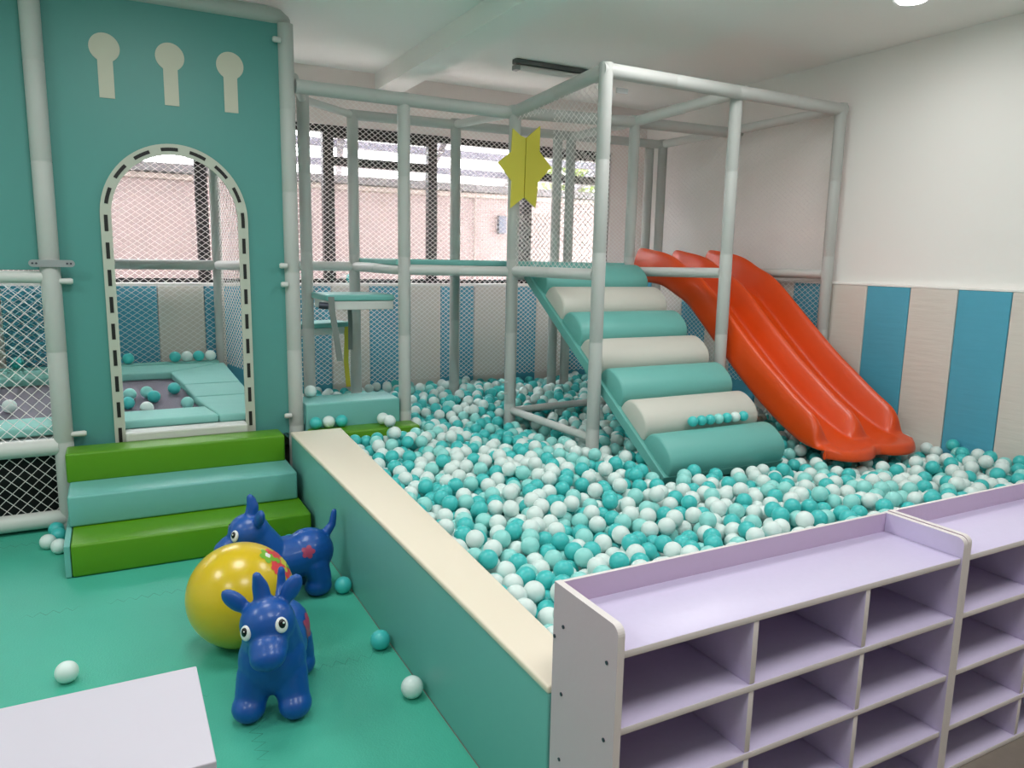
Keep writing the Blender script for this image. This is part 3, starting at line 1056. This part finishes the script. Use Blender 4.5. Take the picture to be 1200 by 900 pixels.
def hopper_toy(label, loc, heading, head_turn, scale, roll=0.0, ys=1.0):
    """inflatable hopping calf; local frame: faces -Y, +Z up, feet at z=0"""
    t = thing('hopping_toy', label, 'toy', loc, 'blue hopping animals on the foam floor')
    W = Matrix.Translation(loc) @ Matrix.Rotation(heading, 4, 'Z') @ Matrix.Diagonal((scale, scale * ys, scale, 1))
    bm = bmesh.new()
    # trunk
    ellipsoid(bm, (0, .03, .165), (.096, .17, .092))
    ellipsoid(bm, (0, .12, .175), (.097, .105, .100))
    ellipsoid(bm, (0, -.075, .170), (.100, .088, .110))
    # short stout legs with bulb feet
    for sx in (-1, 1):
        limb(bm, [(sx * .046, -.088, .13), (sx * .058, -.105, .075), (sx * .064, -.115, .050)], [.058, .050, .046])
        ellipsoid(bm, (sx * .066, -.120, .044), (.050, .060, .044))
        limb(bm, [(sx * .046, .13, .13), (sx * .058, .145, .075), (sx * .062, .14, .050)], [.058, .050, .046])
        ellipsoid(bm, (sx * .062, .137, .042), (.049, .058, .042))
    # neck and head
    H = Matrix.Translation((0, -.115, .285)) @ Matrix.Rotation(head_turn, 4, 'Z') @ Matrix.Rotation(roll, 4, 'Y')
    limb(bm, [(0, -.06, .20), H @ Vector((0, .012, -.005))], [.092, .078])
    hb = bmesh.new()
    ellipsoid(hb, (0, -.005, .02), (.080, .082, .078))
    ellipsoid(hb, (0, -.070, -.030), (.056, .058, .048))
    ellipsoid(hb, (0, -.098, -.042), (.052, .044, .040))
    # crest and ears
    limb(hb, [(0, .005, .080), (0, .012, .125), (0, .004, .165)], [.027, .025, .014])
    for sx in (-1, 1):
        a, b = Vector((sx * .054, .02, .066)), Vector((sx * .108, .03, .128))
        d = (b - a).normalized()
        rot = d.to_track_quat('X', 'Z').to_matrix().to_4x4()
        ellipsoid(hb, a.lerp(b, .5), ((b - a).length * .60, .018, .028), rot)
    bmesh.ops.transform(hb, matrix=H, verts=hb.verts)
    tmp = bpy.data.meshes.new('tmp'); hb.to_mesh(tmp); hb.free()
    bm.from_mesh(tmp); bpy.data.meshes.remove(tmp)
    # tail
    limb(bm, [(0, .195, .24), (0, .225, .275), (0, .235, .33)], [.022, .017, .013])
    bmesh.ops.transform(bm, matrix=W, verts=bm.verts)
    o = obj('body', bm, M['toy_blue'], t, smooth=True)
    r = o.modifiers.new('r', 'REMESH'); r.mode = 'VOXEL'; r.voxel_size = .0055; r.use_smooth_shade = True
    s_ = o.modifiers.new('s', 'SMOOTH'); s_.iterations = 9; s_.factor = .5
    # eyes
    for sx in (-1, 1):
        base = H @ Vector((sx * .050, -.066, .030))
        nrm = (H.to_3x3() @ Vector((sx * .50, -.80, .25))).normalized()
        rot = nrm.to_track_quat('Z', 'Y').to_matrix().to_4x4()
        eb = bmesh.new(); bmesh.ops.create_uvsphere(eb, u_segments=20, v_segments=10, radius=1, matrix=W @ Matrix.Translation(base) @ rot @ Matrix.Diagonal((.019, .023, .009, 1)))
        e = obj('eye', eb, M['toy_white'], t, smooth=True)
        pb = bmesh.new(); bmesh.ops.create_uvsphere(pb, u_segments=16, v_segments=8, radius=1, matrix=W @ Matrix.Translation(base + nrm * .0055 + Vector((0, 0, .004))) @ rot @ Matrix.Diagonal((.0105, .0135, .006, 1)))
        obj('pupil', pb, M['toy_black'], e, smooth=True)
        gb = bmesh.new(); bmesh.ops.create_uvsphere(gb, u_segments=10, v_segments=6, radius=1, matrix=W @ Matrix.Translation(base + nrm * .0108 + Vector((.003, 0, .007))) @ rot @ Matrix.Diagonal((.0032, .0032, .002, 1)))
        obj('catchlight', gb, M['toy_white'], e, smooth=True)
    # printed blossoms on the flanks and the nostrils, projected on the trunk
    return t, o, W

def decal(parent, src, origin, direction, pts_fn, m, name, lift=.0015):
    """a thin printed patch draped on the surface of src (evaluated mesh), looking along direction"""
    dg = bpy.context.evaluated_depsgraph_get()
    ev = src.evaluated_get(dg)
    me = ev.to_mesh()
    mw = Matrix.Translation(ORG[src.name])
    bvh = BVHTree.FromPolygons([mw @ v.co for v in me.vertices], [tuple(p.vertices) for p in me.polygons])
    ev.to_mesh_clear()
    d = Vector(direction).normalized()
    a = Vector((0, 0, 1)) if abs(d.z) < .9 else Vector((0, 1, 0))
    u = d.cross(a).normalized(); w = u.cross(d)
    rings = pts_fn()
    bm = bmesh.new()
    grid = []
    for ring in rings:
        row = []
        for (x, y) in ring:
            h = bvh.ray_cast(Vector(origin) + u * x + w * y, d)
            if h[0] is None:
                bm.free(); return None
            row.append(bm.verts.new(h[0] + h[1] * lift * (1 if h[1].dot(d) < 0 else -1)))
        grid.append(row)
    for A, B in zip(grid, grid[1:]):
        n = len(A)
        for k in range(n):
            bm.faces.new((A[k], A[(k + 1) % n], B[(k + 1) % n], B[k]))
    bm.faces.new(grid[-1])
    o = obj(name, bm, M[m], parent, smooth=True)
    return o

def flower(cx, cy, r, petals=5, depth=.35, ph=0.0):
    def fn():
        out = []
        for f in (1, .75, .5, .25):
            out.append([(cx + r * f * (1 - depth * f + depth * f * abs(math.cos(petals * a / 2))) * math.cos(a + ph),
                         cy + r * f * (1 - depth * f + depth * f * abs(math.cos(petals * a / 2))) * math.sin(a + ph)) for a in [2 * PI * k / 40 for k in range(40)]])
        return out
    return fn

toy1, toy1b, W1 = hopper_toy('blue hopping toy facing the camera in front of the yellow ball', (.420, 2.465, 0), math.radians(-17), math.radians(-2), 1.10, math.radians(-11), .92)
toy2, toy2b, W2 = hopper_toy('blue hopping toy seen from its side behind the yellow ball', (.588, 3.25, 0), math.radians(-84), math.radians(-6), 1.07)

bpy.context.view_layer.update()
n1 = (W1.to_3x3() @ Vector((-1, 0, -.35)))
p1 = W1 @ Vector((.3, .10, .26))
decal(toy1, toy1b, p1, n1, flower(0, .0, .045, 5), 'toy_red', 'printed_flower')
decal(toy1, toy1b, W1 @ Vector((.3, .06, .19)), W1.to_3x3() @ Vector((-1, 0, -.1)), flower(0, 0, .035, 5), 'toy_red', 'printed_flower')
decal(toy1, toy1b, W1 @ Vector((.3, .15, .32)), W1.to_3x3() @ Vector((-1, 0, -.5)), flower(0, 0, .016, 4), 'yellow_star', 'printed_flower')
decal(toy2, toy2b, W2 @ Vector((.35, .09, .30)), W2.to_3x3() @ Vector((-1, 0, -.35)), flower(0, 0, .030, 5), 'toy_red', 'printed_flower')
decal(toy2, toy2b, W2 @ Vector((-.35, .07, .27)), W2.to_3x3() @ Vector((1, 0, -.35)), flower(0, 0, .042, 5), 'toy_red', 'printed_flower')

yb = thing('hopper_ball', 'big yellow bouncy ball with a red and green flower print', 'ball', (.374, 2.905, 0))
bm = bmesh.new(); bmesh.ops.create_uvsphere(bm, u_segments=64, v_segments=40, radius=.2, matrix=Matrix.Translation((.374, 2.905, .2)))
ybo = obj('ball_skin', bm, M['yellow_ball'], yb, smooth=True)
bm = bmesh.new()
bpy.context.view_layer.update()
fd = Vector((-.38, 1.0, -.62)).normalized()
fo = Vector((.374, 2.905, .2)) - Vector((-.30, .73, -.50)).normalized() * .5
def fl(ox, oy, r, m, ph=0.0, pet=5, dp=.35, lift=.0012):
    d = -(fo - Vector((.374, 2.905, .2))).normalized()
    decal(yb, ybo, fo, d, flower(ox, oy, r, pet, dp, ph), m, 'printed_flower', lift)
for (ox, oy, r, m, ph, pet, dp, lift) in (
        (.095, .060, .046, 'print_red', 0, 5, .35, .0012), (.062, .088, .034, 'print_green', .4, 5, .35, .0016),
        (.118, .015, .036, 'print_red', .9, 5, .35, .0012), (.135, .050, .026, 'yellow_star', .2, 6, .3, .0018),
        (.072, .030, .026, 'print_red', .3, 5, .35, .0014), (.125, .085, .022, 'print_red', .5, 5, .35, .0014),
        (.093, .012, .014, 'print_green', .2, 5, .3, .002), (.064, .090, .012, 'toy_white', 0, 4, .2, .002),
        (.096, .060, .014, 'print_green', 0, 6, .3, .002), (.118, .016, .011, 'yellow_star', 0, 6, .3, .002),
        (.085, .105, .016, 'print_red', 0, 5, .35, .002), (.146, .030, .013, 'print_green', .2, 5, .3, .002)):
    fl(ox, oy, r, m, ph, pet, dp, lift)

# ------------------------------------------------------------------ plastic balls
R = .0385
def ball_mesh(name, m, sub):
    bm = bmesh.new(); bmesh.ops.create_icosphere(bm, subdivisions=sub, radius=R * .992)
    me = bpy.data.meshes.new(name); bm.to_mesh(me); bm.free()
    me.polygons.foreach_set('use_smooth', [True] * len(me.polygons))
    me.materials.append(m)
    return me
BM = {k: ball_mesh('plastic_ball_' + k, M['ball_' + k], 4) for k in ('teal', 'mint', 'white')}
CN = {'teal': 'turquoise', 'mint': 'pale mint', 'white': 'white'}
def put_ball(p, c, label, group):
    o = bpy.data.objects.new('plastic_ball', BM[c])
    COL.objects.link(o)
    o.location = p
    o.rotation_euler = (random.uniform(0, 3), random.uniform(0, 3), 0)
    return tag(o, label, 'ball', group)

G1 = 'loose balls on the foam floor'
for p, c, l in (((-.219, 2.883, R), 'white', 'white plastic ball alone on the foam floor near the low table'),
                ((.845 - .005, 2.622, R), 'teal', 'turquoise plastic ball on the foam floor against the padded border'),
                ((.836, 2.261, R), 'white', 'white plastic ball on the foam floor, nearest the camera beside the border'),
                ((.845, 3.17, R), 'teal', 'turquoise plastic ball on the floor behind the side-on hopping toy, under its tail'),
                ((.738, 3.805, R), 'teal', 'turquoise plastic ball on the floor before the lowest green step, above the toy back'),
                ((.838, 3.80, R), 'white', 'white plastic ball in the corner of the lowest green step and border'),
                ((-.335, 4.505, R), 'teal', 'upper turquoise ball of the cluster beside the steps at the castle post'),
                ((-.318, 4.40, R), 'teal', 'lower turquoise ball of the cluster beside the steps at the castle post'),
                ((-.362, 4.318, R), 'white', 'white ball left in the pair beside the steps, before the netting'),
                ((-.308, 4.225, R), 'white', 'white ball right in the pair beside the steps, touching the green step')):
    put_ball(p, c, l, G1)
G2 = 'balls on the trampoline'
def onmat(x, y):
    return (x, y, .555 + .17 * (y - 4.72) - .05 + R * 1.03)
for (x, y), c, l in (((.063, 5.197), 'mint', 'pale ball furthest back left of the cluster on the trampoline mat'),
                     ((.160, 5.219), 'mint', 'pale turquoise ball back middle of the cluster on the trampoline mat'),
                     ((.196, 5.128), 'teal', 'bright turquoise ball in front of the middle pair on the trampoline mat'),
                     ((.322, 5.263), 'teal', 'turquoise ball alone near the right pad of the trampoline'),
                     ((.049, 5.040), 'teal', 'turquoise ball half hidden at the left of the arch opening on the trampoline'),
                     ((.146, 4.935), 'white', 'white ball at the front pad of the trampoline'),
                     ((.375, 4.976), 'mint', 'pale turquoise ball in the front right corner of the trampoline mat'),
                     ((-.56, 5.114), 'white', 'white ball on the trampoline mat seen through the left netting')):
    put_ball(onmat(x, y), c, l, G2)
G3 = 'balls behind the trampoline'
for x, c, l in ((.075, 'teal', 'turquoise ball alone against the blue stripe behind the trampoline'),
                (.372, 'teal', 'left turquoise ball of the row behind the trampoline pad'),
                (.450, 'white', 'white ball between two turquoise ones behind the trampoline pad'),
                (.528, 'teal', 'right turquoise ball of the row behind the trampoline pad'),
                (.606, 'white', 'white ball at the corner post behind the trampoline pad'),
                (-.571, 'teal', 'turquoise ball behind the trampoline seen through the left netting')):
    put_ball((x, 5.80, .775), c, l, G3)
bm = bbox((-1.45, 5.757, .0), (.66, 5.86, .735)); obj('rear_ledge', bm, M['mint_cloth'], tp)
put_ball((1.71, 6.0, WZ0 + .044), 'teal', 'turquoise ball lying on the window sill behind the frame post', 'balls on the sill')
G4 = 'balls on the green foam base'
for p, c, l in (((1.066, 4.566, .445 + R), 'teal', 'left turquoise ball on the green base before the mint block'),
                ((1.147, 4.57, .445 + R), 'white', 'white ball between two turquoise balls on the green base'),
                ((1.228, 4.57, .445 + R), 'teal', 'right turquoise ball on the green base before the mint block'),
                ((1.485, 4.535, .445 + R), 'white', 'white ball resting high on the green base, right of the mint block face'),
                ((1.50, 4.445, .445 + R), 'white', 'white ball on the front edge of the green base, right hand of the pile')):
    put_ball(p, c, l, G4)
G5 = 'balls on the mint foam block'
put_ball((1.105, 4.86, .595 + R), 'white', 'white ball on the mint foam block at the thin post', G5)

# the row of balls lying in the lowest groove of the ramp
gc = A_ + rdir * (pit_ * 6)
gz = gc + rn * .118
G6 = 'row of balls in the lowest ramp groove'
seq = ['teal', 'teal', 'teal', 'mint', 'teal', 'white', 'teal']
ords = ['first', 'second', 'third', 'fourth', 'fifth', 'sixth', 'seventh']
for k, c in enumerate(seq):
    o_ = put_ball((2.86 + .064 * k, gz.y, gz.z), c, 'small %s ball, %s from the left in the row on the ramp groove' % (CN[c], ords[k]), G6)
    o_.scale = (.79, .79, .79)

# --- the pit: drop balls one by one to where they come to rest
def smooth(a, b, x):
    t = min(max((x - a) / (b - a), 0), 1)
    return t * t * (3 - 2 * t)
def top_z(x, y):
    z = .400 + .05 * smooth(4.3, 5.5, y) + .02 * math.sin(x * 3.1 + y * 2.3) + .015 * math.sin(x * 1.3 - y * 4.1)
    # heaps: along the ramp's front right and the green base
    z += .055 * math.exp(-(((x - 1.5) / .28) ** 2 + ((y - 4.25) / .16) ** 2))
    z -= .03 * math.exp(-(((x - 4.0) / .5) ** 2 + ((y - 2.7) / .25) ** 2))
    return z
def base_z(x, y):
    return top_z(x, y) - .125
def ramp_z(y):
    f = (A_.y - y) / (A_.y - B_.y)
    return A_.z + (B_.z - A_.z) * f
slide_under = sorted([(p.y, p.z) for p in path])
def slide_z(y):
    for (a, za), (b, zb) in zip(slide_under, slide_under[1:]):
        if a <= y <= b:
            return za + (zb - za) * (y - a) / (b - a)
    return 9
PX0, PX1, PY0, PY1 = .95, 4.555, 1.47, 5.955
def ok_xy(x, y):
    if y < 4.47 and x < bx_in(y) + .047:
        return False
    if y > 4.34 and y < 5.0 and x < 1.76:
        return False
    if x < 1.03:
        return False
    if not (PX0 < x < PX1 and PY0 < y < PY1):
        return False
    for px, py, _ in posts:
        if (px - x) ** 2 + (py - y) ** 2 < (post_r + R + .003) ** 2:
            return False
    for a, b in (((2.44, 4.56), (2.488, 3.67)), ((2.46, 4.60), (3.47, 4.69))):
        ax, ay = a; bx, by = b
        L2 = (bx - ax) ** 2 + (by - ay) ** 2
        f = min(max(((x - ax) * (bx - ax) + (y - ay) * (by - ay)) / L2, 0), 1)
        if (ax + f * (bx - ax) - x) ** 2 + (ay + f * (by - ay) - y) ** 2 < .068 ** 2:
            return False
    if y > 3.7 and x > 4.49 - .07 * (y - 3.8) / 1.7 - .0:
        return False
    return True
def ok_z(x, y, z):
    if RX0 - .09 < x < RX1 + .09 and 2.97 < y < 4.7:
        if z > ramp_z(y) - .075 - .055 and y > 3.0:
            return False
        if y < 3.15:
            return False
    if SX0 - .09 < x < SX1 + .09 and y > 2.70:
        if z > slide_z(max(y, slide_under[0][0] + .002)) - .135:
            return False
    return True
cell = 2 * R
gridd = {}
B = []
D2 = (2 * R) ** 2
def rest(x, y):
    z = base_z(x, y)
    ci, cj = int(x / cell), int(y / cell)
    for i in (ci - 1, ci, ci + 1):
        for j in (cj - 1, cj, cj + 1):
            for (bx, by, bz) in gridd.get((i, j), ()):
                d2 = (bx - x) ** 2 + (by - y) ** 2
                if d2 < D2:
                    h = bz + math.sqrt(D2 - d2)
                    if h > z:
                        z = h
    return z
fails = 0
tries = 0
rnd = random.Random(11)
while fails < 900 and tries < 16000:
    tries += 1
    x, y = rnd.uniform(PX0, PX1), rnd.uniform(PY0, PY1)
    if not ok_xy(x, y):
        continue
    z = rest(x, y)
    st_ = R * .9
    for k in range(13):
        a = rnd.uniform(0, 2 * PI)
        x2, y2 = x + st_ * math.cos(a), y + st_ * math.sin(a)
        if ok_xy(x2, y2):
            z2 = rest(x2, y2)
            if z2 < z:
                x, y, z = x2, y2, z2
                continue
        st_ *= .8
    lim = top_z(x, y) + rnd.choice((0, 0, .0, .018))
    if z > lim or not ok_z(x, y, z):
        fails += 1
        continue
    fails = 0 if fails < 0 else max(0, fails - 1)
    B.append((x, y, z))
    gridd.setdefault((int(x / cell), int(y / cell)), []).append((x, y, z))
B = np.array(B)
# colours: clumpy mix of turquoise, pale mint and white
cols = rng.choice(3, len(B), p=[.36, .21, .43])
_d = [min(((B[i] - B[max(0, i - 400):i]) ** 2).sum(1)) for i in range(1, len(B))]
print('min gap', math.sqrt(min(_d)))
print('pit balls', len(B), 'tries', tries)

# which of them the photograph shows largest
def proj(p):
    q = p - np.array([0, 0, 1.5])
    x = q @ CB[0]; y = q @ CB[1]; z = q @ CB[2]
    return np.stack([600 + CB[3] * x / z, 450 + CB[3] * y / z, z], 1)
pp = proj(B)
inside = (pp[:, 0] > -5) & (pp[:, 0] < 1205) & (pp[:, 1] > 0) & (pp[:, 1] < 905)
order = np.argsort(np.where(inside, pp[:, 2], 1e9))[:1500]
eye = np.array([0, 0, 1.5])
bpy.context.view_layer.update()
dg = bpy.context.evaluated_depsgraph_get()
fib = []
for i in range(60):
    zz = 1 - 2 * (i + .5) / 60
    rr = math.sqrt(1 - zz * zz); a = i * 2.399963
    fib.append((rr * math.cos(a), rr * math.sin(a), zz))
fib = np.array(fib)
score = []
near = B[order]
for idx in order:
    c = B[idx]
    v = eye - c; dist = np.linalg.norm(v); v /= dist
    pts = fib[fib @ v > .15]
    w = pts @ v
    P3 = c + pts * R * 1.002
    vis = np.ones(len(P3), bool)
    nb = near[(np.linalg.norm(near - c, axis=1) < .6) & (np.linalg.norm(near - c, axis=1) > 1e-6)]
    for k in range(len(P3)):
        d = eye - P3[k]; L = np.linalg.norm(d); d /= L
        oc = nb - P3[k]
        tca = oc @ d
        dd = (oc ** 2).sum(1) - tca ** 2
        if ((tca > 0) & (dd < R * R)).any():
            vis[k] = False
    share = (w * vis).sum() / w.sum()
    if share > .15:
        o3 = Vector(c) + Vector(v) * (R + .002)
        hit = S.ray_cast(dg, o3, Vector(v), distance=dist - .06)
        q = pp[idx]
        if hit[0] and 'net' not in hit[4].name:
            share *= .25
    score.append(share / dist ** 2)
score = np.array(score)
pick = set(order[np.argsort(-score)[:272]].tolist())
GB = {'teal': 'turquoise balls at the front of the pit', 'mint': 'pale mint balls at the front of the pit', 'white': 'white balls at the front of the pit'}
LB = {'teal': 'glossy turquoise plastic ball lying in the front of the ball pit',
      'mint': 'pale mint plastic ball lying in the front of the ball pit',
      'white': 'white plastic ball lying in the front of the ball pit'}
keys = ['teal', 'mint', 'white']
for i in sorted(pick):
    k = keys[cols[i]]
    put_ball(tuple(B[i]), k, LB[k], GB[k])
# all the others as one mass
def ico(sub):
    bm = bmesh.new(); bmesh.ops.create_icosphere(bm, subdivisions=sub, radius=R * .995)
    v = np.array([tuple(a.co) for a in bm.verts]); f = np.array([[a.index for a in q.verts] for q in bm.faces]); bm.free()
    return v, f
V3, F3 = ico(3)
V, F, MI = [], [], []
n = 0
for i in range(len(B)):
    if i in pick:
        continue
    V.append(V3 + B[i]); F.append(F3 + n); MI.append(np.full(len(F3), cols[i], np.int32)); n += len(V3)
V = np.concatenate(V); F = np.concatenate(F); MI = np.concatenate(MI)
me = bpy.data.meshes.new('ball_mass')
me.vertices.add(len(V)); me.vertices.foreach_set('co', V.ravel())
me.loops.add(F.size); me.loops.foreach_set('vertex_index', F.ravel().astype(np.int32))
me.polygons.add(len(F)); me.polygons.foreach_set('loop_start', np.arange(0, F.size, 3, dtype=np.int32))
me.update(calc_edges=True)
me.polygons.foreach_set('use_smooth', np.ones(len(F), bool))
o = bpy.data.objects.new('ball_pit_balls', me)
COL.objects.link(o)
for k in keys:
    me.materials.append(M['ball_' + k])
me.polygons.foreach_set('material_index', MI)
me.update()
tag(o, 'mass of turquoise, mint and white plastic balls filling the ball pit', 'balls', None, 'stuff')
# pit underlay
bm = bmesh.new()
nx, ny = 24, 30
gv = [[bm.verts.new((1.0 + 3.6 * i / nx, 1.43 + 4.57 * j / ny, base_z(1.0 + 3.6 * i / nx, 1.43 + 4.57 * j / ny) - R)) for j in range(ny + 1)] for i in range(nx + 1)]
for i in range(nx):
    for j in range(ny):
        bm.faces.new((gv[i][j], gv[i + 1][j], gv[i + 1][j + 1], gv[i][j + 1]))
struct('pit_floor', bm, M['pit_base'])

# ------------------------------------------------------------------ light
w = bpy.data.worlds.new('world'); S.world = w
w.use_nodes = True
w.node_tree.nodes['Background'].inputs['Color'].default_value = (1.0, 0.985, 0.98, 1)
w.node_tree.nodes['Background'].inputs['Strength'].default_value = 13
def area(name, loc, size, power):
    l = bpy.data.lights.new(name, 'AREA')
    l.shape = 'DISK'; l.size = size
    l.energy = power; l.color = (1.0, .99, .985)
    o = bpy.data.objects.new(name, l)
    COL.objects.link(o)
    o.location = loc
    return o
for x, y, p in ((-1.9, 2.9, 27), (.3, 2.9, 23), (2.72, 2.9, 19), (-1.6, .5, 20), (.6, .5, 22), (2.4, .5, 28)):
    area("ceiling_lamp", (x, y, ZC - .03), .9, p)
area('ceiling_lamp', (3.86, 2.80, ZC - .06), .15, 3.5)
S.view_settings.view_transform = 'Standard'
S.view_settings.look = 'None'
S.view_settings.gamma = 1
S.view_settings.use_curve_mapping = False
S.view_settings.exposure = 0.12
S.cycles.max_bounces = 10
S.cycles.diffuse_bounces = 5
S.cycles.transparent_max_bounces = 12
S.cycles.use_denoising = True
S.cycles.caustics_reflective = False
S.cycles.caustics_refractive = False
